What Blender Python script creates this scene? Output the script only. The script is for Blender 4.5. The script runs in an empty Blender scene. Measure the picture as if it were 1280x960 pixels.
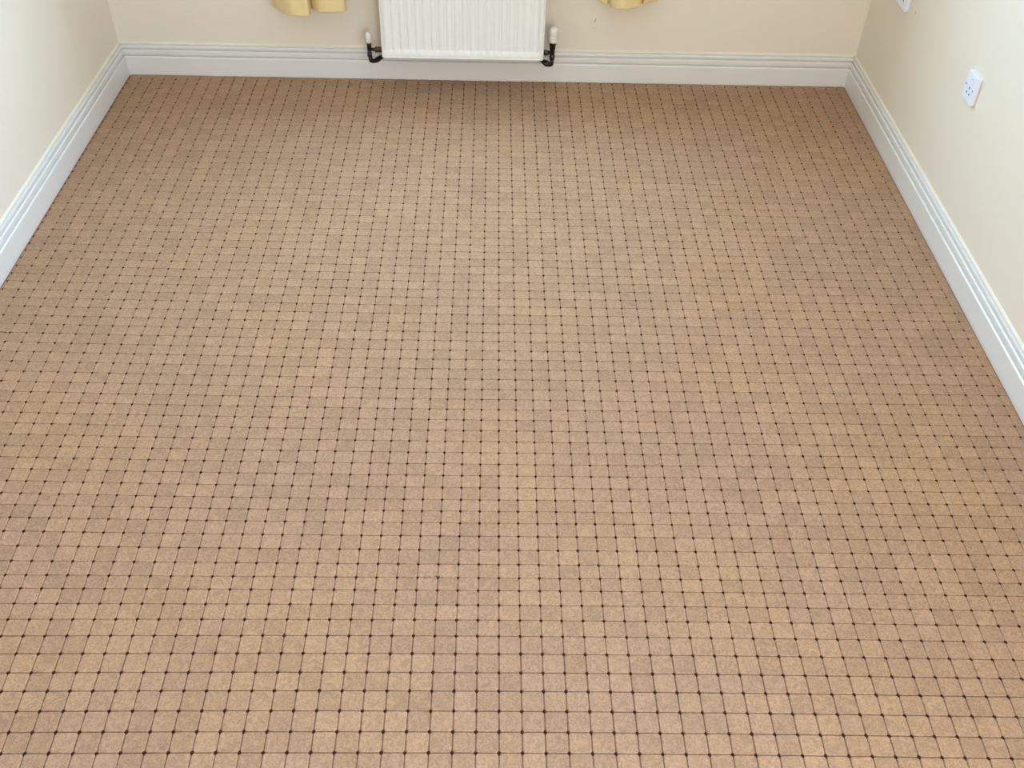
import bpy, bmesh, math, random
from mathutils import Vector, Matrix, noise

C = bpy.context.scene.collection
SC = bpy.context.scene
random.seed(7)

# ------------------------------------------------------------------ camera
cam_d = bpy.data.cameras.new('camera')
cam = bpy.data.objects.new('camera', cam_d)
C.objects.link(cam)
RT = Vector((0.99962061, -0.00740068, 0.02653034))
UP = Vector((-0.01449404, 0.67773176, 0.73516636))
FW = Vector((0.02342119, 0.73527198, -0.67736737))
CL = Vector((-0.02908, -0.88495, 1.73131))
M = Matrix.Identity(4)
for i in range(3):
    M[i][0] = RT[i]; M[i][1] = UP[i]; M[i][2] = -FW[i]; M[i][3] = CL[i]
cam.matrix_world = M
cam_d.sensor_width = 36.0
cam_d.lens = 36.0 * 1250.0 / 1280.0
cam_d.clip_start = 0.05
SC.camera = cam

# ------------------------------------------------------------------ world, lights, exposure
world = bpy.data.worlds.new('world')
SC.world = world
world.use_nodes = True
world.node_tree.nodes['Background'].inputs['Color'].default_value = (0.80, 0.88, 1.0, 1)
world.node_tree.nodes['Background'].inputs['Strength'].default_value = 0.5
SC.view_settings.view_transform = 'Standard'
SC.view_settings.look = 'None'
SC.view_settings.gamma = 1.0
SC.view_settings.use_curve_mapping = False
SC.view_settings.exposure = 0.0

def area(name, loc, direction, sx, sy, power, col, spread=180):
    l = bpy.data.lights.new(name, 'AREA')
    l.shape = 'RECTANGLE'; l.size = sx; l.size_y = sy
    l.energy = power; l.color = col; l.spread = math.radians(spread)
    o = bpy.data.objects.new(name, l); C.objects.link(o)
    o.location = loc
    o.rotation_euler = Vector(direction).to_track_quat('-Z', 'Y').to_euler()
    return o
# daylight filling the window over the radiator
area('window_daylight', (-0.12, 2.90, 1.50), (0, -1, -0.10), 1.06, 1.08, 112, (0.43, 0.68, 1.0))
# daylight from the doorway behind the camera
area('doorway_daylight', (0.72, -2.16, 1.20), (-0.08, 1, -0.05), 0.78, 1.60, 47, (1.0, 0.92, 0.86))
# daylight from the window in the right wall, beside the camera
area('side_window_daylight', (1.56, -1.00, 1.50), (-1, 0.0, -0.05), 1.08, 1.08, 78, (0.27, 0.54, 1.0))

# ------------------------------------------------------------------ helpers
def srgb(r, g, b):
    f = lambda v: (v / 255 / 12.92) if v / 255 <= 0.04045 else ((v / 255 + 0.055) / 1.055) ** 2.4
    return (f(r), f(g), f(b), 1.0)

class NT:
    def __init__(s, name):
        s.m = bpy.data.materials.new(name); s.m.use_nodes = True
        s.t = s.m.node_tree; s.b = s.t.nodes['Principled BSDF']
    def n(s, typ, **kw):
        nd = s.t.nodes.new(typ)
        for k, v in kw.items():
            if k in nd.inputs: nd.inputs[k].default_value = v
            else: setattr(nd, k, v)
        return nd
    def l(s, a, b): s.t.links.new(a, b)

def simple(name, col, rough=0.5, metal=0.0, nscale=40.0, namt=0.04, bump=0.0, bscale=200.0, spec=0.5, coat=0.0):
    q = NT(name)
    g = q.n('ShaderNodeNewGeometry')
    nz = q.n('ShaderNodeTexNoise', Scale=nscale, Detail=4.0)
    q.l(g.outputs['Position'], nz.inputs['Vector'])
    mx = q.n('ShaderNodeMix', data_type='RGBA')
    mx.inputs[6].default_value = tuple(c * (1 - namt) for c in col[:3]) + (1,)
    mx.inputs[7].default_value = tuple(min(1, c * (1 + namt)) for c in col[:3]) + (1,)
    q.l(nz.outputs['Fac'], mx.inputs[0]); q.l(mx.outputs[2], q.b.inputs['Base Color'])
    q.b.inputs['Roughness'].default_value = rough
    q.b.inputs['Metallic'].default_value = metal
    q.b.inputs['Specular IOR Level'].default_value = spec
    q.b.inputs['Coat Weight'].default_value = coat
    if bump:
        n2 = q.n('ShaderNodeTexNoise', Scale=bscale, Detail=3.0)
        q.l(g.outputs['Position'], n2.inputs['Vector'])
        bp = q.n('ShaderNodeBump', Strength=bump, Distance=0.001)
        q.l(n2.outputs['Fac'], bp.inputs['Height']); q.l(bp.outputs['Normal'], q.b.inputs['Normal'])
    return q.m

def carpet_material():
    q = NT('carpet_wool')
    g = q.n('ShaderNodeNewGeometry')
    at = q.n('ShaderNodeAttribute', attribute_name='tint')
    oi = q.n('ShaderNodeObjectInfo')
    ad = q.n('ShaderNodeMath', operation='ADD'); q.l(at.outputs['Fac'], ad.inputs[0]); q.l(oi.outputs['Random'], ad.inputs[1])
    fr = q.n('ShaderNodeMath', operation='FRACT'); q.l(ad.outputs[0], fr.inputs[0])
    # slow wear variation
    big = q.n('ShaderNodeTexNoise', Scale=2.2, Detail=3.0); q.l(g.outputs['Position'], big.inputs['Vector'])
    mid = q.n('ShaderNodeTexNoise', Scale=95.0, Detail=4.0, Distortion=1.8); q.l(g.outputs['Position'], mid.inputs['Vector'])
    fib = q.n('ShaderNodeTexNoise', Scale=600.0, Detail=2.0, Distortion=0.8); q.l(g.outputs['Position'], fib.inputs['Vector'])
    base = q.n('ShaderNodeMix', data_type='RGBA')
    base.inputs[6].default_value = CARPET_PINK; base.inputs[7].default_value = CARPET_GOLD
    rb = q.n('ShaderNodeMapRange'); rb.inputs['From Min'].default_value = 0.35; rb.inputs['From Max'].default_value = 0.65
    q.l(big.outputs['Fac'], rb.inputs['Value']); q.l(rb.outputs[0], base.inputs[0])
    # value = product of variations
    def rng(src, a, b, lo=0.3, hi=0.7):
        r = q.n('ShaderNodeMapRange'); r.inputs['From Min'].default_value = lo; r.inputs['From Max'].default_value = hi
        r.inputs['To Min'].default_value = a; r.inputs['To Max'].default_value = b; q.l(src, r.inputs['Value']); return r.outputs[0]
    v1 = rng(fr.outputs[0], 0.92, 1.06, 0, 1); v2 = rng(mid.outputs['Fac'], 0.85, 1.15, .38, .62); v3 = rng(fib.outputs['Fac'], 0.86, 1.14)
    m1 = q.n('ShaderNodeMath', operation='MULTIPLY'); q.l(v1, m1.inputs[0]); q.l(v2, m1.inputs[1])
    m2 = q.n('ShaderNodeMath', operation='MULTIPLY'); q.l(m1.outputs[0], m2.inputs[0]); q.l(v3, m2.inputs[1])
    lip_highlight = q.n('ShaderNodeAttribute', attribute_name='lip_highlight')      # light catching the pile crest, painted into the colour round each square's edge
    v4 = rng(lip_highlight.outputs['Fac'], 1.0, 1.16, 0, 1)
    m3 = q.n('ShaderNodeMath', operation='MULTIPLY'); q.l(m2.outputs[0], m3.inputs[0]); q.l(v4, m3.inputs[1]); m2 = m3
    sc = q.n('ShaderNodeVectorMath', operation='SCALE'); q.l(base.outputs[2], sc.inputs[0]); q.l(m2.outputs[0], sc.inputs['Scale'])
    q.l(sc.outputs[0], q.b.inputs['Base Color'])
    q.b.inputs['Roughness'].default_value = 0.95
    q.b.inputs['Specular IOR Level'].default_value = 0.1
    q.b.inputs['Sheen Weight'].default_value = 0.12
    q.b.inputs['Sheen Roughness'].default_value = 0.35
    q.b.inputs['Sheen Tint'].default_value = (1.0, 0.9, 0.76, 1)
    bp = q.n('ShaderNodeBump', Strength=0.55, Distance=0.0012)
    ab = q.n('ShaderNodeMath', operation='ADD'); q.l(mid.outputs['Fac'], ab.inputs[0]); q.l(fib.outputs['Fac'], ab.inputs[1])
    q.l(ab.outputs[0], bp.inputs['Height']); q.l(bp.outputs['Normal'], q.b.inputs['Normal'])
    return q.m

CARPET_PINK = srgb(166, 131, 103)
CARPET_GOLD = srgb(170, 134, 100)
M_carpet = carpet_material()
M_backing = simple('carpet_backing_wool', srgb(160, 112, 84), 0.95, namt=0.35, nscale=300, spec=0.1)
M_tuft = simple('dark_tuft_wool', srgb(62, 28, 14), 0.95, namt=0.3, nscale=300, spec=0.1)
M_wall = simple('cream_emulsion', srgb(233, 220, 198), 0.75, namt=0.012, nscale=6, bump=0.08, bscale=260, spec=0.25)
M_gloss = simple('white_gloss_paint', srgb(228, 223, 213), 0.32, namt=0.015, nscale=20, bump=0.05, bscale=60)
M_caulk = simple('cream_caulk', srgb(230, 218, 195), 0.6)
M_ceil = simple('white_ceiling_paint', srgb(240, 238, 232), 0.8)
M_rad = simple('white_radiator_enamel', srgb(239, 235, 225), 0.35, namt=0.01)
M_radin = simple('grey_radiator_steel', srgb(190, 186, 176), 0.5)
M_black = simple('black_tarnished_brass', srgb(26, 20, 17), 0.28, metal=0.5, namt=0.3, nscale=120, coat=0.5)
M_bronze = simple('brown_oxidised_brass', srgb(74, 52, 38), 0.35, metal=0.6, namt=0.3, nscale=150)
M_cap = simple('ivory_plastic', srgb(234, 226, 212), 0.35, namt=0.01)
M_plate = simple('white_socket_plastic', srgb(232, 233, 240), 0.25, namt=0.01)
M_slot = simple('dark_socket_slot', srgb(40, 38, 44), 0.6)
M_redmark = simple('red_switch_mark', srgb(170, 60, 50), 0.5)
M_metal = simple('steel_screw', srgb(150, 150, 150), 0.3, metal=0.9)
M_curtain = simple('yellow_cream_damask', srgb(232, 206, 150), 0.8, namt=0.10, nscale=45, bump=0.35, bscale=110, spec=0.2)
M_fleck = simple('dark_lint', srgb(60, 48, 42), 0.9, namt=0.2, spec=0.1)
M_scuff = simple('grey_scuff', srgb(150, 132, 108), 0.8, namt=0.1)

def link(name, me, mat, parent=None, smooth=False):
    if mat: me.materials.append(mat)
    if smooth:
        for p in me.polygons: p.use_smooth = True
    o = bpy.data.objects.new(name, me); C.objects.link(o)
    if parent:
        o.parent = parent
        o.matrix_parent_inverse = parent.matrix_world.inverted()
    return o

def from_bm(name, bm, mat, parent=None, smooth=False, kind=None, label=None):
    bmesh.ops.recalc_face_normals(bm, faces=bm.faces)
    me = bpy.data.meshes.new(name); bm.to_mesh(me); bm.free()
    o = link(name, me, mat, parent, smooth)
    if kind: o['kind'] = kind
    if label: o['label'] = label
    return o

def box(bm, x0, x1, y0, y1, z0, z1, bev=0.0):
    r = bmesh.ops.create_cube(bm, size=1.0)
    vs = r['verts']
    for v in vs:
        v.co = Vector((x0 + (v.co.x + .5) * (x1 - x0), y0 + (v.co.y + .5) * (y1 - y0), z0 + (v.co.z + .5) * (z1 - z0)))
    if bev:
        es = list({e for v in vs for e in v.link_edges})
        bmesh.ops.bevel(bm, geom=es, offset=bev, segments=2, affect='EDGES', profile=0.5)

def tube(bm, pts, rads, seg=14, caps=True):
    pts = [Vector(p) for p in pts]
    if not isinstance(rads, (list, tuple)): rads = [rads] * len(pts)
    rings = []
    prev = None
    for i, p in enumerate(pts):
        d = (pts[min(i + 1, len(pts) - 1)] - pts[max(i - 1, 0)]).normalized()
        if prev is None:
            a = Vector((0, 0, 1)) if abs(d.z) < 0.9 else Vector((1, 0, 0))
            x = d.cross(a).normalized()
        else:
            x = (prev - d * prev.dot(d)).normalized()
        y = d.cross(x); prev = x
        rings.append([bm.verts.new(p + (x * math.cos(2 * math.pi * k / seg) + y * math.sin(2 * math.pi * k / seg)) * rads[i]) for k in range(seg)])
    for a, b in zip(rings, rings[1:]):
        for k in range(seg):
            bm.faces.new((a[k], a[(k + 1) % seg], b[(k + 1) % seg], b[k]))
    if caps:
        bm.faces.new(rings[0][::-1]); bm.faces.new(rings[-1])

def lathe(bm, base, axis, prof, seg=20):
    """prof: list of (distance along axis, radius)"""
    base = Vector(base); axis = Vector(axis).normalized()
    pts = []; rr = []
    a = Vector((0, 0, 1)) if abs(axis.z) < 0.9 else Vector((1, 0, 0))
    x = axis.cross(a).normalized(); y = axis.cross(x)
    rings = []
    for t, r in prof:
        rings.append([bm.verts.new(base + axis * t + (x * math.cos(2 * math.pi * k / seg) + y * math.sin(2 * math.pi * k / seg)) * max(r, 1e-5)) for k in range(seg)])
    for p, q in zip(rings, rings[1:]):
        for k in range(seg):
            bm.faces.new((p[k], p[(k + 1) % seg], q[(k + 1) % seg], q[k]))
    bm.faces.new(rings[0][::-1]); bm.faces.new(rings[-1])

def empty(name, loc, label, cat, group=None):
    o = bpy.data.objects.new(name, None); C.objects.link(o)
    o.location = loc; o.empty_display_size = 0.05
    o['label'] = label; o['category'] = cat
    if group: o['group'] = group
    o.matrix_world = Matrix.Translation(Vector(loc))
    return o

# ------------------------------------------------------------------ room shell
YF = -2.1
CO = [Vector((-1.3975, YF)), Vector((-1.3975, 2.68535)), Vector((1.32225, 2.709)), Vector((1.2873, YF))]  # skirting faces, left-front, left-back, right-back, right-front
def outward(k):       # outward normal of side k (from corner k to k+1): 0 left, 1 back, 2 right, 3 front
    d = (CO[(k + 1) % 4] - CO[k]).normalized()
    return Vector((-d.y, d.x))
def corner(k, off):   # corner k with both sides pushed outward by off
    a, b = outward((k - 1) % 4), outward(k)
    det = a.x * b.y - a.y * b.x
    ca, cb = a.dot(CO[k]) + off, b.dot(CO[k]) + off
    return Vector(((ca * b.y - cb * a.y) / det, (a.x * cb - b.x * ca) / det))
WT = 0.016            # wall plane lies this far behind the skirting's face
H = 2.4
W0 = [corner(k, WT) for k in range(4)]

def slab(name, k, thick, holes=()):
    """wall k as a solid slab, with rectangular holes (s0, s1, z0, z1) measured along it from its first corner"""
    a, b = W0[k], W0[(k + 1) % 4]
    L = (b - a).length; d = (b - a) / L; n = outward(k)
    bm = bmesh.new()
    def bx(s0, s1, z0, z1):
        vs = []
        for t in (0, thick):
            for s, z in ((s0, z0), (s1, z0), (s1, z1), (s0, z1)):
                p = a + d * s + n * t
                vs.append(bm.verts.new((p.x, p.y, z)))
        for f in ((0, 1, 2, 3), (7, 6, 5, 4), (0, 4, 5, 1), (1, 5, 6, 2), (2, 6, 7, 3), (3, 7, 4, 0)):
            bm.faces.new([vs[i] for i in f])
    e0 = -0.12 if k in (1, 3) else 0.0
    if holes:
        s0, s1, z0, z1 = holes[0]
        bx(e0, s0, -0.02, H); bx(s1, L - e0, -0.02, H)
        if z0 > 0: bx(s0, s1, -0.02, z0)
        bx(s0, s1, z1, H)
    else:
        bx(e0, L - e0, -0.02, H)
    return from_bm(name, bm, M_wall, kind='structure')

wall_left = slab('wall_left', 0, 0.12)
WX0, WX1, WZ0, WZ1 = -0.66, 0.42, 0.93, 2.05
ws0, ws1 = WX0 - W0[1].x, WX1 - W0[1].x
wall_back = slab('wall_back', 1, 0.26, [(ws0, ws1, WZ0, WZ1)])
wall_right = slab('wall_right', 2, 0.30, [(W0[2].y + 0.45, W0[2].y + 1.55, 0.93, 2.05)])
Lf = (W0[0] - W0[3]).length
wall_front = slab('wall_front', 3, 0.12, [(W0[3].x - 1.12, W0[3].x - 0.32, 0.0, 2.02)])

bm = bmesh.new(); box(bm, -1.6, 1.6, YF - 0.2, 3.1, H, H + 0.1)
from_bm('ceiling', bm, M_ceil, kind='structure')
# window over the radiator (above the frame)
bm = bmesh.new()
yb = 2.86
for x0, x1, z0, z1 in ((WX0, WX1, WZ0, WZ0 + .05), (WX0, WX1, WZ1 - .05, WZ1), (WX0, WX0 + .05, WZ0, WZ1), (WX1 - .05, WX1, WZ0, WZ1), (-.145, -.095, WZ0, WZ1)):
    box(bm, x0, x1, yb - 0.03, yb + 0.02, z0, z1, 0.004)
win = from_bm('window_1', bm, M_gloss, kind='structure')
bm = bmesh.new(); box(bm, WX0 - .04, WX1 + .04, 2.665, 2.95, WZ0 - .03, WZ0, 0.006)
from_bm('window_sill', bm, M_gloss, win)

bm = bmesh.new()
for y0, y1, z0, z1 in ((-1.55, -.45, .93, .98), (-1.55, -.45, 2.0, 2.05), (-1.55, -1.50, .93, 2.05), (-.50, -.45, .93, 2.05)):
    box(bm, 1.500, 1.540, y0, y1, z0, z1, 0.004)
from_bm('window_2', bm, M_gloss, kind='structure')

# moulded skirting boards, mitred in the corners
PROF = [(.016, -.008), (.016, .0655), (.0156, .0680), (.0128, .0705), (.0060, .0716), (.0056, .0735), (.0105, .0752), (.0132, .0776), (.0132, .0895), (.0128, .0922), (.0096, .0945),
        (.0034, .0952), (.0032, .0970), (.0078, .0990), (.0100, .1012), (.0098, .1076), (.0084, .1104), (.0026, .1112), (.0024, .1126), (.0050, .1142), (.0048, .1166), (0.0, .1178), (0.0, -.008)]
def skirting(name, k, s0=None, s1=None):
    bm = bmesh.new(); A = []; B = []
    a0, b0 = W0[k], W0[(k + 1) % 4]; d = (b0 - a0).normalized(); n = outward(k)
    for t, z in PROF:
        pa = corner(k, WT - t) if s0 is None else a0 + d * s0 - n * t
        pb = corner((k + 1) % 4, WT - t) if s1 is None else a0 + d * s1 - n * t
        A.append(bm.verts.new((pa.x, pa.y, z))); B.append(bm.verts.new((pb.x, pb.y, z)))
    m = len(PROF)
    for i in range(m):
        bm.faces.new((A[i], A[(i + 1) % m], B[(i + 1) % m], B[i]))
    bm.faces.new(A); bm.faces.new(B[::-1])
    return from_bm(name, bm, M_gloss, kind='structure')
skirts = [skirting('baseboard_left', 0), skirting('baseboard_back', 1), skirting('baseboard_right', 2)]
skirting('baseboard_front', 3, None, W0[3].x - 1.12)
skirting('baseboard_front', 3, W0[3].x - 0.32, None)
# thin cream bead of caulk where skirting meets wall, and painted bead up each back corner
def bead(k, name):
    bm = bmesh.new(); A = []; B = []
    for off, z in ((WT, .1218), (WT - .0058, .1166), (WT, .1160)):
        pa, pb = corner(k, off), corner((k + 1) % 4, off)
        A.append(bm.verts.new((pa.x, pa.y, z))); B.append(bm.verts.new((pb.x, pb.y, z)))
    for i in range(3): bm.faces.new((A[i], A[(i + 1) % 3], B[(i + 1) % 3], B[i]))
    bm.faces.new(A); bm.faces.new(B[::-1])
    return from_bm(name, bm, M_caulk, skirts[k])
for k in (0, 1, 2): bead(k, 'caulk_bead')
for k, w in ((1, wall_left), (2, wall_right)):
    p = W0[k]; da = (CO[k - 1] - CO[k]).normalized(); db = (CO[(k + 1) % 4] - CO[k]).normalized()
    tri = [p, p + da * .0075, p + db * .0075]
    bm = bmesh.new()
    A = [bm.verts.new((v.x, v.y, .117)) for v in tri]; B = [bm.verts.new((v.x, v.y, H)) for v in tri]
    for i in range(3): bm.faces.new((A[i], A[(i + 1) % 3], B[(i + 1) % 3], B[i]))
    bm.faces.new(A); bm.faces.new(B[::-1])
    from_bm('caulk_bead', bm, M_caulk, w)

# ------------------------------------------------------------------ carpet
S = 0.043
ROWY = [0.0008, 0.0418, 0.0839, 0.1256, 0.1652, 0.207, 0.2477, 0.285, 0.3212, 0.3572, 0.389, 0.4239, 0.4621, 0.4996, 0.5361, 0.57, 0.6035, 0.6404, 0.6771, 0.7136, 0.7504, 0.7873, 0.8244, 0.861, 0.8983, 0.9344, 0.9719, 1.0095, 1.048, 1.0857, 1.1226, 1.1611, 1.198, 1.2347, 1.2742, 1.3116, 1.3484, 1.3859, 1.4236, 1.4609, 1.4987, 1.5356, 1.5722, 1.6091, 1.647, 1.6822, 1.7189, 1.7556, 1.7933, 1.8309, 1.87, 1.9065, 1.9428, 1.9805, 2.0166, 2.0543, 2.0905, 2.1287, 2.167, 2.2042, 2.241, 2.2786, 2.3174, 2.3562, 2.3933, 2.4292, 2.4668, 2.5031, 2.539, 2.5761, 2.618, 2.6533, 2.6904, 2.728, 2.765]
# bow of the woven rows and columns, in mm, as cubics of column/30 at a few rows
BOW = {0: ([5.81, -4.98, -0.38], [-0.52, -12.12, 1.79, -0.35]),
       6: ([0.2, -5.8, -1.18], [0.18, -10.66, 4.03, -0.14]),
       15: ([-2.15, -2.43, -2.17], [-8.75, 4.92, 5.43, 1.68]),
       50: ([-4.61, 3.94, -5.17], [-4.4, 0.85, 0.92, -0.49]),
       31: ([-5.55, 1.54, -3.33], [-2.9, 6.02, 2.17, 0.96]),
       71: ([0.3, 5.5, -8.05], [7.56, -3.83, -8.18, 1.12])}
BK = sorted(BOW)
def pv(co, t):
    r = 0.0
    for c in co: r = r * t + c
    return r
def knot(c, r):
    y0 = ROWY[r] if r >= 0 else ROWY[0] + 0.0405 * r
    t = max(-1.1, min(1.1, c / 30.0)); rr = max(BK[0], min(BK[-1], r))
    for a, b in zip(BK, BK[1:]):
        if a <= rr <= b:
            w = (rr - a) / (b - a); break
    dx = pv(BOW[a][0], t) * (1 - w) + pv(BOW[b][0], t) * w
    dy = pv(BOW[a][1], t) * (1 - w) + pv(BOW[b][1], t) * w
    return Vector((c * S + dx / 1000, y0 + dy / 1000))

def xlim(y):   # inner faces of the skirtings
    return (CO[0].x + .0055, CO[2].x + (CO[3].x - CO[2].x) * (CO[2].y - y) / (CO[2].y - CO[3].y) - .0055)
def ylim(x):
    e = .004 + .002 * noise.noise(Vector((x * 9, 3.1, 0)))
    return CO[1].y + (CO[2].y - CO[1].y) * (x - CO[1].x) / (CO[2].x - CO[1].x) - e

bm = bmesh.new()
box(bm, -1.41, 1.335, YF - .02, 2.72, -0.02, -0.0030)
floor = from_bm('floor', bm, M_backing, kind='structure')

# outline of one sculpted pile square, in a unit cell, with a gap all round and clipped corners
GX, GY, CH = .015, .012, .070
def outline(gx, gy, ch):
    x0, x1, y0, y1 = gx, 1 - gx, gy, 1 - gy
    return [(x0 + ch, y0), (.5, y0), (x1 - ch, y0), (x1, y0 + ch), (x1, .5), (x1, y1 - ch), (x1 - ch, y1), (.5, y1), (x0 + ch, y1), (x0, y1 - ch), (x0, .5), (x0, y0 + ch)]
RINGS = [(outline(GX - .004, GY - .004, CH - .005), -.0034), (outline(GX + .003, GY + .003, CH), -.0012), (outline(GX + .030, GY + .030, CH + .008), .0005), (outline(GX + .050, GY + .050, CH + .012), .0005), (outline(GX + .17, GY + .17, CH * 1.2), -.0005)]
def square_verts(rnd):
    out = []
    for (ol, z) in RINGS:
        for (u, v) in ol:
            j = .005 if z > -.002 else .003
            out.append((u + rnd.uniform(-j, j), v + rnd.uniform(-j, j), z + (rnd.uniform(-.0003, .0003) if z > -.002 else 0)))
    return out
LIP_HIGHLIGHT = [0.0] * 12 + [.6] * 12 + [1.0] * 12 + [0.0] * 24
SQF = []
for r in range(4):
    for k in range(12):
        SQF.append((r * 12 + k, r * 12 + (k + 1) % 12, (r + 1) * 12 + (k + 1) % 12, (r + 1) * 12 + k))
SQF.append(tuple(range(48, 60)))

def tocam(x, y):
    d = Vector((x, y, 0)) - CL; z = d.dot(FW)
    return (640 + 1250 * d.dot(RT) / z, 480 - 1250 * d.dot(UP) / z, z) if z > 0.1 else (-9999, -9999, 99)

RMIN, RMAX = -50, len(ROWY) - 2
cells = []
for r in range(RMIN, RMAX + 1):
    for c in range(-35, 34):
        k00, k10, k01, k11 = knot(c, r), knot(c + 1, r), knot(c, r + 1), knot(c + 1, r + 1)
        m = (k00 + k10 + k01 + k11) / 4
        xl, xr = xlim(m.y)
        if max(k10.x, k11.x) < xl + .003 or min(k00.x, k01.x) > xr - .003: continue
        if min(k00.y, k10.y) > ylim(m.x) - .003: continue
        if m.y < YF + .02: continue
        px, py, z = tocam(m.x, m.y)
        edge = min(k00.x, k01.x) < xl or max(k10.x, k11.x) > xr or max(k01.y, k11.y) > ylim(m.x)
        cells.append((z, c, r, px, py, edge, (k00, k10, k01, k11)))
front = sorted([q for q in cells if -4 < q[3] < 1284 and -4 < q[4] < 964 and not q[5]], key=lambda q: q[0])[:300]
chosen = {(q[1], q[2]) for q in front}

# the 300 nearest squares, one object each, sharing a few meshes
protos = []
for i in range(8):
    rnd = random.Random(100 + i)
    vs = [((u - .5), (v - .5), z) for u, v, z in square_verts(rnd)]
    me = bpy.data.meshes.new('carpet_square'); me.from_pydata(vs, [], SQF)
    me.attributes.new('lip_highlight', 'FLOAT', 'POINT').data.foreach_set('value', LIP_HIGHLIGHT)
    me.materials.append(M_carpet)
    for p in me.polygons: p.use_smooth = True
    protos.append(me)
for q in front:
    k00, k10, k01, k11 = q[6]
    m = (k00 + k10 + k01 + k11) / 4
    ux = ((k10 - k00) + (k11 - k01)) / 2; uy = ((k01 - k00) + (k11 - k10)) / 2
    o = bpy.data.objects.new('carpet_square', random.choice(protos)); C.objects.link(o)
    o.parent = floor
    o.location = (m.x, m.y, 0)
    o.rotation_euler = (0, 0, math.atan2(ux.y, ux.x))
    o.scale = (ux.length, uy.length, 1)

V = []; F = []; T = []
rnd = random.Random(5)
for q in cells:
    if (q[1], q[2]) in chosen: continue
    k00, k10, k01, k11 = q[6]; tint = rnd.random(); b0 = len(V)
    for u, v, z in square_verts(rnd):
        p = (k00 * (1 - u) + k10 * u) * (1 - v) + (k01 * (1 - u) + k11 * u) * v
        if q[5]:
            xl, xr = xlim(p.y); p.x = min(max(p.x, xl), xr); p.y = min(p.y, ylim(p.x))
        V.append((p.x, p.y, z)); T.append(tint)
    F += [tuple(b0 + i for i in f) for f in SQF]
me = bpy.data.meshes.new('carpet_squares'); me.from_pydata(V, [], F)
at = me.attributes.new('tint', 'FLOAT', 'POINT'); at.data.foreach_set('value', T)
me.attributes.new('lip_highlight', 'FLOAT', 'POINT').data.foreach_set('value', LIP_HIGHLIGHT * (len(V) // 60))
o = link('carpet_squares', me, M_carpet, floor, True); o['kind'] = 'stuff'

# dark tufts in every corner between the squares
V = []; F = []
for r in range(RMIN, RMAX + 2):
    for c in range(-35, 34):
        p = knot(c, r); xl, xr = xlim(p.y)
        if not (xl + .001 < p.x < xr - .001 and YF < p.y < ylim(p.x) - .001): continue
        rx, ry = .0032 * rnd.uniform(.85, 1.15), .0041 * rnd.uniform(.8, 1.2)
        p = p + Vector((rnd.uniform(-.0006, .0006), rnd.uniform(-.0006, .0006)))
        b0 = len(V)
        for s, z in ((1.0, -.0046), (1.0, -.0012), (.6, .0002)):
            for k in range(8):
                a = 2 * math.pi * (k + .5) / 8
                V.append((p.x + rx * s * math.cos(a), p.y + ry * s * math.sin(a), z))
        for j in range(2):
            for k in range(8):
                F.append((b0 + j * 8 + k, b0 + j * 8 + (k + 1) % 8, b0 + (j + 1) * 8 + (k + 1) % 8, b0 + (j + 1) * 8 + k))
        F.append(tuple(b0 + 16 + k for k in range(8)))
me = bpy.data.meshes.new('corner_tufts'); me.from_pydata(V, [], F)
o = link('corner_tufts', me, M_tuft, floor, True); o['kind'] = 'stuff'; o['label'] = 'dark brown tufts at the corners of the carpet squares'

# scraps of dark lint caught in the pile
bm = bmesh.new()
for x, y, L, a in ((-.158, .3885, .005, .1), (-.147, .390, .0035, -.2), (-.134, .3915, .006, .05), (-.127, .3905, .004, .3), (-.185, .386, .003, .5), (-1.312, 1.166, .010, -.1), (-1.322, 1.168, .006, .4)):
    dx, dy = math.cos(a) * L / 2, math.sin(a) * L / 2
    tube(bm, [(x - dx, y - dy, .0006), (x, y + .0006, .0012), (x + dx, y + dy, .0006)], [.0005, .0009, .0005], 6)
o = from_bm('lint_scraps', bm, M_fleck, floor, kind='stuff', label='dark scraps of lint caught in the carpet')

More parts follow.
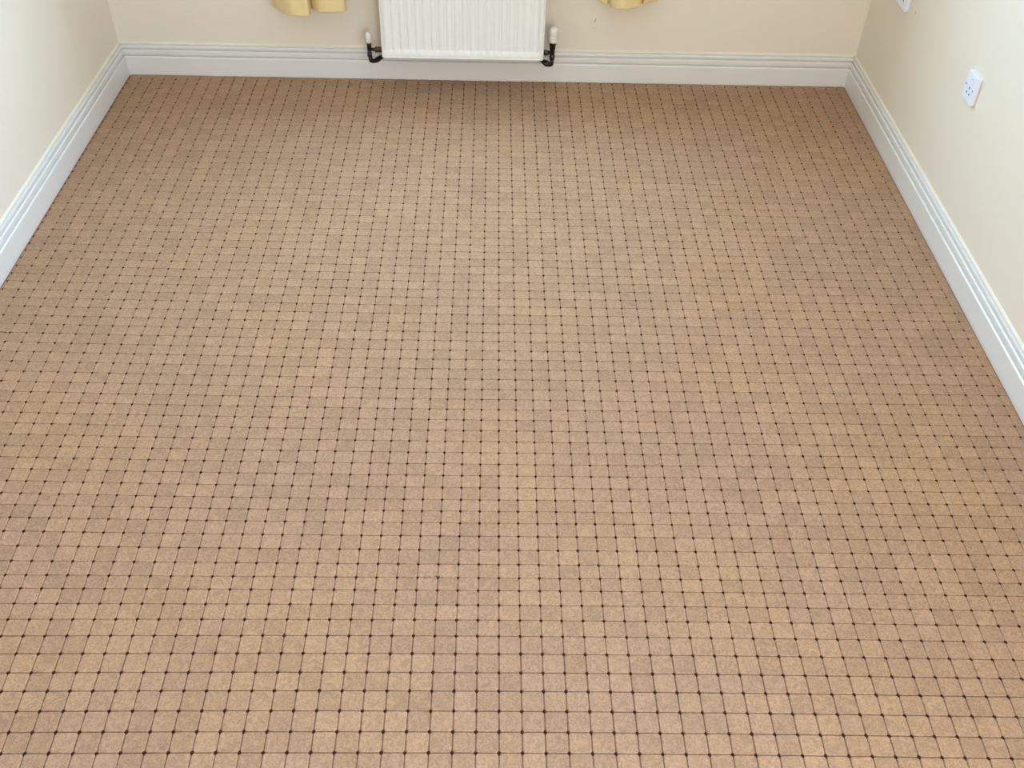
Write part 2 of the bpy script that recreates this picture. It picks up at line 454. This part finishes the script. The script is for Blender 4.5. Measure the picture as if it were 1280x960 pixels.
# ------------------------------------------------------------------ radiator
nB = outward(1); dB = (CO[2] - CO[1]).normalized()
def bp(x, off, z):     # point at abscissa x, off metres in front of the skirting's face line on the back side
    s = (x - CO[1].x) / dB.x
    p = CO[1] + dB * s - nB * off
    return Vector((p.x, p.y, z))
rad = empty('radiator', bp(-.14, .06, 0.0), 'white fluted panel radiator on the back wall between the two curtains', 'radiator')
RX0, RX1, RZ0, RZ1 = -.4335, .1525, .1305, .7305
def panel(name, off, sgn, depth=.011):
    # heightfield sheet: flat border, shallow channels with narrow grooves between, rolled rim
    n = 20; fx0, fx1 = RX0 + .0085, RX1 - .018; pitch = (fx1 - fx0) / n
    xs = [(RX0, None), (RX0 + .002, None), (RX0 + .0045, None), (RX0 + .0065, None), (fx0, 0.0)]
    prof = []
    for i in range(n):
        a = fx0 + i * pitch
        for t, d in ((.05, 4.0), (.13, 1.0), (.5, .7), (.82, 1.0), (.90, 4.0), (1.0, 4.4) if i < n - 1 else (1.0, 0)):
            prof.append((a + t * pitch, d))
    cols = [(x, 0.0) for x in (RX0 + .0065, fx0)] + prof + [(RX1 - .0065, 0.0)]
    zs = [(RZ0 + .0065, 0), (RZ0 + .0285, 0), (RZ0 + .0305, .6), (RZ0 + .0330, 1), (RZ1 - .0385, 1), (RZ1 - .0335, .5), (RZ1 - .0285, 0), (RZ1 - .0065, 0)]
    bm = bmesh.new(); G = []
    for z, w in zs:
        G.append([bm.verts.new(bp(x, off - sgn * (.0022 + .0020 * d * w), z)) for x, d in cols])
    for a, b in zip(G, G[1:]):
        for i in range(len(cols) - 1):
            bm.faces.new((a[i], a[i + 1], b[i + 1], b[i]))
    # rolled rim: rings of a rounded rectangle stepping out from the field's edge
    def rr(ins, o, rad_):
        pts = []
        for cx, cz, a0 in ((RX1 - ins - rad_, RZ0 + ins + rad_, -90), (RX1 - ins - rad_, RZ1 - ins - rad_, 0), (RX0 + ins + rad_, RZ1 - ins - rad_, 90), (RX0 + ins + rad_, RZ0 + ins + rad_, 180)):
            for k in range(5):
                an = math.radians(a0 + 90 * k / 4)
                pts.append(bm.verts.new(bp(cx + rad_ * math.cos(an), off - sgn * o, cz + rad_ * math.sin(an))))
        return pts
    rings = [rr(.0068, .0024, .003), rr(.0054, .0056, .004), rr(.0042, .0014, .005), rr(.0026, 0.0, .006), rr(.0008, .0010, .0065), rr(0, .004, .007), rr(.001, depth, .006)]
    for a, b in zip(rings, rings[1:]):
        for i in range(20): bm.faces.new((a[i], a[(i + 1) % 20], b[(i + 1) % 20], b[i]))
    bm.faces.new(rings[-1])
    o = from_bm(name, bm, M_rad, rad, True)
    return o
panel('front_panel', .1065, 1)
panel('rear_panel', .030, -1)
bm = bmesh.new()   # convector fins folded between the panels
prev = None
nf = 60
for i in range(nf * 2 + 1):
    x = RX0 + .02 + (RX1 - RX0 - .04) * i / (nf * 2); o_ = .0945 if i % 2 else .070
    a, b = bm.verts.new(bp(x, o_, RZ0 + .05)), bm.verts.new(bp(x, o_, RZ1 - .05))
    if prev: bm.faces.new((prev[0], a, b, prev[1]))
    prev = (a, b)
from_bm('convector_fins', bm, M_radin, rad)
bm = bmesh.new()   # top grille
for i in range(24):
    x = RX0 + .02 + (RX1 - RX0 - .04) * i / 23
    p, q_ = bp(x, .100, RZ1 - .004), bp(x, .038, RZ1 - .004)
    tube(bm, [p, q_], .002, 6)
for o_ in (.100, .038):
    tube(bm, [bp(RX0 + .01, o_, RZ1 - .004), bp(RX1 - .01, o_, RZ1 - .004)], .003, 6)
from_bm('top_grille', bm, M_rad, rad)
for x in (RX0 + .09, RX1 - .09):
    bm = bmesh.new()
    a, b = bp(x - .015, .03, 0), bp(x + .015, -WT, 0)
    box(bm, a.x, b.x, a.y, b.y, RZ0 + .03, RZ1 - .04, .001)
    from_bm('wall_bracket', bm, M_rad, rad)

VO = .062   # valve axis, in front of the skirting's face
# lockshield valve, left
vx = -.4815
bm = bmesh.new()
lathe(bm, bp(vx - .001, VO, .116), (0, 0, 1), [(0, .0066), (.002, .0085), (.016, .0085), (.0165, .0070), (.030, .0078), (.038, .0085), (.054, .0085), (.056, .0072)])
tube(bm, [bp(vx, VO, .143), bp(vx + .015, VO, .143), bp(vx + .020, VO, .143)], [.0062, .0062, .0080], 12)
valve = from_bm('radiator_valve', bm, M_black, rad, True, label='small black lockshield valve at the left end of the radiator')
bm = bmesh.new(); lathe(bm, bp(vx - .001, VO, .169), (0, 0, 1), [(0, .0098), (.002, .0106), (.022, .0114), (.028, .0112), (.034, .0098), (.037, .006), (.0375, .001)]); from_bm('valve_cap', bm, M_cap, valve, True, label='ivory cap')
bm = bmesh.new()
tube(bm, [bp(vx + .020, VO, .143), bp(vx + .027, VO, .143), bp(RX0 + .012, VO, .143)], [.0105, .0105, .0085], 6)
tube(bm, [bp(RX0 - .004, VO, .143), bp(RX0 + .004, VO, .143), bp(RX0 + .030, VO + .004, .143)], [.0110, .0110, .009], 16)
from_bm('coupling_nut', bm, M_bronze, valve, False, label='brown tarnished coupling')
bm = bmesh.new()
tube(bm, [bp(vx, VO, .120), bp(vx + .001, VO, .108), bp(vx + .003, VO - .001, .101), bp(vx + .008, VO - .004, .0965), bp(vx + .016, VO - .010, .0950), bp(vx + .024, VO - .016, .0965), bp(vx + .036, VO - .024, .1020), bp(vx + .052, VO - .034, .1050), bp(vx + .075, VO - .045, .1055), bp(vx + .085, VO - .062, .1055), bp(vx + .088, -.002, .1055)],
     [.0076, .0080, .0095, .0082, .0082, .0104, .0088, .005, .005, .005, .005], 12)
from_bm('inlet_pipe', bm, M_black, valve, True)

# thermostatic valve, right
vx = .1865
bm = bmesh.new()
lathe(bm, bp(vx, VO, .116), (0, 0, 1), [(0, .0072), (.002, .0095), (.016, .0098), (.0175, .0082), (.026, .0092), (.040, .0092), (.043, .0112), (.054, .0112), (.056, .0125), (.066, .0128), (.069, .011)])
tube(bm, [bp(vx, VO, .143), bp(vx - .016, VO, .143)], [.0070, .0070], 12)
valve = from_bm('radiator_valve', bm, M_black, rad, True, label='larger black valve at the right end of the radiator')
bm = bmesh.new(); lathe(bm, bp(vx, VO, .183), (0, 0, 1), [(0, .0140), (.002, .0155), (.010, .0162), (.012, .0154), (.014, .0164), (.024, .0166), (.026, .0158), (.028, .0168), (.038, .0166), (.046, .0150), (.053, .0112), (.056, .006), (.0555, .001)], 24); from_bm('valve_cap', bm, M_cap, valve, True, label='ivory ribbed thermostatic cap')
bm = bmesh.new()
tube(bm, [bp(vx - .016, VO, .143), bp(vx - .026, VO, .143), bp(RX1 - .006, VO, .143), bp(RX1 - .03, VO + .004, .143)], [.0100, .0100, .0082, .008], 6)
from_bm('coupling_nut', bm, M_black, valve, False)
bm = bmesh.new()
tube(bm, [bp(vx, VO, .120), bp(vx, VO, .106), bp(vx - .001, VO - .001, .100), bp(vx - .005, VO - .003, .096), bp(vx - .011, VO - .006, .0950), bp(vx - .019, VO - .010, .0965), bp(vx - .027, VO - .014, .1000), bp(vx - .038, VO - .018, .1045), bp(vx - .052, VO - .022, .1085), bp(vx - .075, VO - .032, .1110), bp(vx - .088, VO - .05, .1120), bp(vx - .090, -.002, .1120)],
     [.0074, .0074, .0086, .0088, .0100, .0124, .0100, .0056, .005, .005, .005, .005], 12)
from_bm('inlet_pipe', bm, M_black, valve, True)

# ------------------------------------------------------------------ curtains
def curtain(name, pts, hem, label):
    """pts: plan path of the folds (x, y); hung from a rail at z 2.16"""
    # smooth the plan path
    P = [Vector(p) for p in pts]
    Q = []
    for i in range(len(P) - 1):
        p0, p1, p2, p3 = P[max(i - 1, 0)], P[i], P[i + 1], P[min(i + 2, len(P) - 1)]
        for k in range(5):
            t = k / 5
            a = p1 + (p2 - p0) * (t / 2.4) if False else None
            h1 = 2 * t**3 - 3 * t**2 + 1; h2 = t**3 - 2 * t**2 + t; h3 = -2 * t**3 + 3 * t**2; h4 = t**3 - t**2
            Q.append(p1 * h1 + (p2 - p0) * .35 * h2 + p2 * h3 + (p3 - p1) * .35 * h4)
    Q.append(P[-1])
    zs = [hem, hem + .002, hem + .006, hem + .02, hem + .05, hem + .12, hem + .3, hem + .7, 1.5, 2.0, 2.12, 2.16]
    yc = sum(p.y for p in Q) / len(Q)
    cx = sum(p.x for p in Q) / len(Q)
    th = .0022
    bm = bmesh.new(); rows = {0: [], 1: []}
    for side in (0, 1):
        for z in zs:
            t = (z - hem) / (2.16 - hem); row = []
            for i, p in enumerate(Q):
                d = (Q[min(i + 1, len(Q) - 1)] - Q[max(i - 1, 0)]).normalized(); n = Vector((d.y, -d.x))
                amp = 1 - .35 * t
                o_ = (th if z > hem + .001 else th * .4) * (1 if side == 0 else -1)
                wv = .0016 * noise.noise(Vector((p.x * 30, z * 4, 2.0)))
                row.append(bm.verts.new((p.x + n.x * o_, yc + (p.y - yc) * amp + n.y * o_ + wv, z + (.0016 * noise.noise(Vector((p.x * 60, 1.0, 5.0))) if z < hem + .03 else 0))))
            rows[side].append(row)
    for side in (0, 1):
        for a, b in zip(rows[side], rows[side][1:]):
            for i in range(len(Q) - 1): bm.faces.new((a[i], a[i + 1], b[i + 1], b[i]))
    A, B = rows[0], rows[1]
    for i in range(len(Q) - 1):
        bm.faces.new((A[0][i], A[0][i + 1], B[0][i + 1], B[0][i])); bm.faces.new((A[-1][i], A[-1][i + 1], B[-1][i + 1], B[-1][i]))
    for j in range(len(zs) - 1):
        bm.faces.new((A[j][0], A[j + 1][0], B[j + 1][0], B[j][0])); bm.faces.new((A[j][-1], A[j + 1][-1], B[j + 1][-1], B[j][-1]))
    o = from_bm(name, bm, M_curtain, None, True)
    o['label'] = label; o['category'] = 'curtain'; o['group'] = 'curtains either side of the radiator'
    return o
curtain('curtain', [(-.815, 2.655), (-.8094, 2.6442), (-.7841, 2.6104), (-.757, 2.5806), (-.7322, 2.5648), (-.7041, 2.563), (-.680, 2.5635), (-.6762, 2.575), (-.680, 2.630), (-.676, 2.640), (-.668, 2.6241), (-.6428, 2.6045), (-.6144, 2.6027), (-.5813, 2.6081), (-.5593, 2.6128), (-.5557, 2.6306), (-.558, 2.65)],
        .288, 'yellow cream pleated curtain hem hanging left of the radiator')
curtain('curtain', [(.350, 2.680), (.3514, 2.660), (.3678, 2.6465), (.3760, 2.655), (.3800, 2.672), (.3835, 2.64), (.3890, 2.6206), (.4073, 2.6063), (.4354, 2.6044), (.4653, 2.6202), (.488, 2.636), (.4965, 2.670), (.501, 2.672), (.5065, 2.652), (.5165, 2.6650), (.540, 2.683), (.560, 2.690)],
        .322, 'yellow cream pleated curtain hem hanging right of the radiator')
rail = empty('curtain_pole', bp(-.12, .04, 2.18), 'white curtain pole above the window', 'curtain pole')
bm = bmesh.new(); tube(bm, [bp(-.95, .05, 2.172), bp(.72, .05, 2.172)], .011, 12)
for x in (-.95, .72): bmesh.ops.create_uvsphere(bm, u_segments=12, v_segments=8, radius=.022, matrix=Matrix.Translation(bp(x, .05, 2.172)))
from_bm('pole', bm, M_gloss, rail, True)
for x in (-.9, -.12, .67):
    bm = bmesh.new(); tube(bm, [bp(x, .05, 2.172), bp(x, -WT + .001, 2.172)], .007, 10); from_bm('pole_bracket', bm, M_gloss, rail, True)

# ------------------------------------------------------------------ wall sockets on the right wall
nR = outward(2); dR = (CO[3] - CO[2]).normalized()
def rp(y, off, z):     # point on the right wall: off metres out from the wall plane into the room
    s = (y - W0[2].y) / dR.y
    p = W0[2] + dR * s - nR * off
    return Vector((p.x, p.y, z))
def wbox(bm, y0, y1, z0, z1, o0, o1, bev=0.0, inset=0.0):
    """box on the right wall; y0 nearer the camera; front face may be inset"""
    n0 = len(bm.verts)
    vs = []
    for o_, ins in ((o0, 0), (o1, inset)):
        for y, z in ((y0 + ins, z0 + ins), (y1 - ins, z0 + ins), (y1 - ins, z1 - ins), (y0 + ins, z1 - ins)):
            vs.append(bm.verts.new(rp(y, o_, z)))
    fs = [bm.faces.new([vs[i] for i in f]) for f in ((0, 1, 2, 3), (7, 6, 5, 4), (0, 4, 5, 1), (1, 5, 6, 2), (2, 6, 7, 3), (3, 7, 4, 0))]
    if bev:
        bmesh.ops.bevel(bm, geom=list({e for f in fs for e in f.edges}), offset=bev, segments=2, affect='EDGES', profile=.5)
def socket(y0, y1, z0, z1, units, label):
    yc = (y0 + y1) / 2; zc = (z0 + z1) / 2
    t = empty('wall_socket', rp(yc, 0, z0), label, 'socket', None)
    bm = bmesh.new(); wbox(bm, y0, y1, z0, z1, 0, .0125, .0012); from_bm('faceplate', bm, M_plate, t)
    for u in range(units):
        uc = yc + (u - (units - 1) / 2) * .066
        # rocker switch above, three pin slots below
        bm = bmesh.new(); wbox(bm, uc - .007 - .008, uc + .007 - .008, z1 - .026, z1 - .008, .0120, .0155, .0008); sw = from_bm('rocker_switch', bm, M_plate, t)
        bm = bmesh.new(); wbox(bm, uc - .003 - .008, uc + .003 - .008, z1 - .0125, z1 - .0105, .0150, .0159); from_bm('switch_mark', bm, M_redmark, sw, label='red on mark')
        for dy, z, hw, hh in ((0, zc - .002, .0022, .0042), (.0095, zc - .017, .0036, .0020), (-.0095, zc - .017, .0036, .0020)):
            bm = bmesh.new(); wbox(bm, uc + dy - hw, uc + dy + hw, z - hh, z + hh, .0115, .0129); from_bm('pin_slot', bm, M_slot, t)
    for y in (y0 + .011, y1 - .009):
        bm = bmesh.new(); p = rp(y, .0120, zc); q_ = rp(y, .0134, zc)
        tube(bm, [p, q_], .0028, 12); from_bm('screw', bm, M_metal, t)
    return t
socket(1.718, 1.788, .4270, .5060, 1, 'white single wall socket halfway along the right wall')
socket(2.364, 2.510, .4320, .5180, 2, 'white wall socket cut by the top edge near the back right corner')

# small scuffs on the back and right walls
def scuff(parent, pts, r, lab):
    bm = bmesh.new(); tube(bm, pts, r, 6); o = from_bm('scuff_mark', bm, M_scuff, parent, True); return o
scuff(wall_back, [bp(.3445, -WT, .241), bp(.3435, -WT, .233), bp(.3425, -WT, .226)], [.0006, .0016, .0007], '')
scuff(wall_back, [bp(.343, -WT, .208), bp(.3425, -WT, .204)], [.0006, .0009], '')
scuff(wall_back, [bp(-.775, -WT, .252), bp(-.773, -WT, .248)], [.0007, .0012], '')
scuff(wall_right, [rp(2.30, 0, .458), rp(2.296, 0, .454)], [.0012, .0016], '')
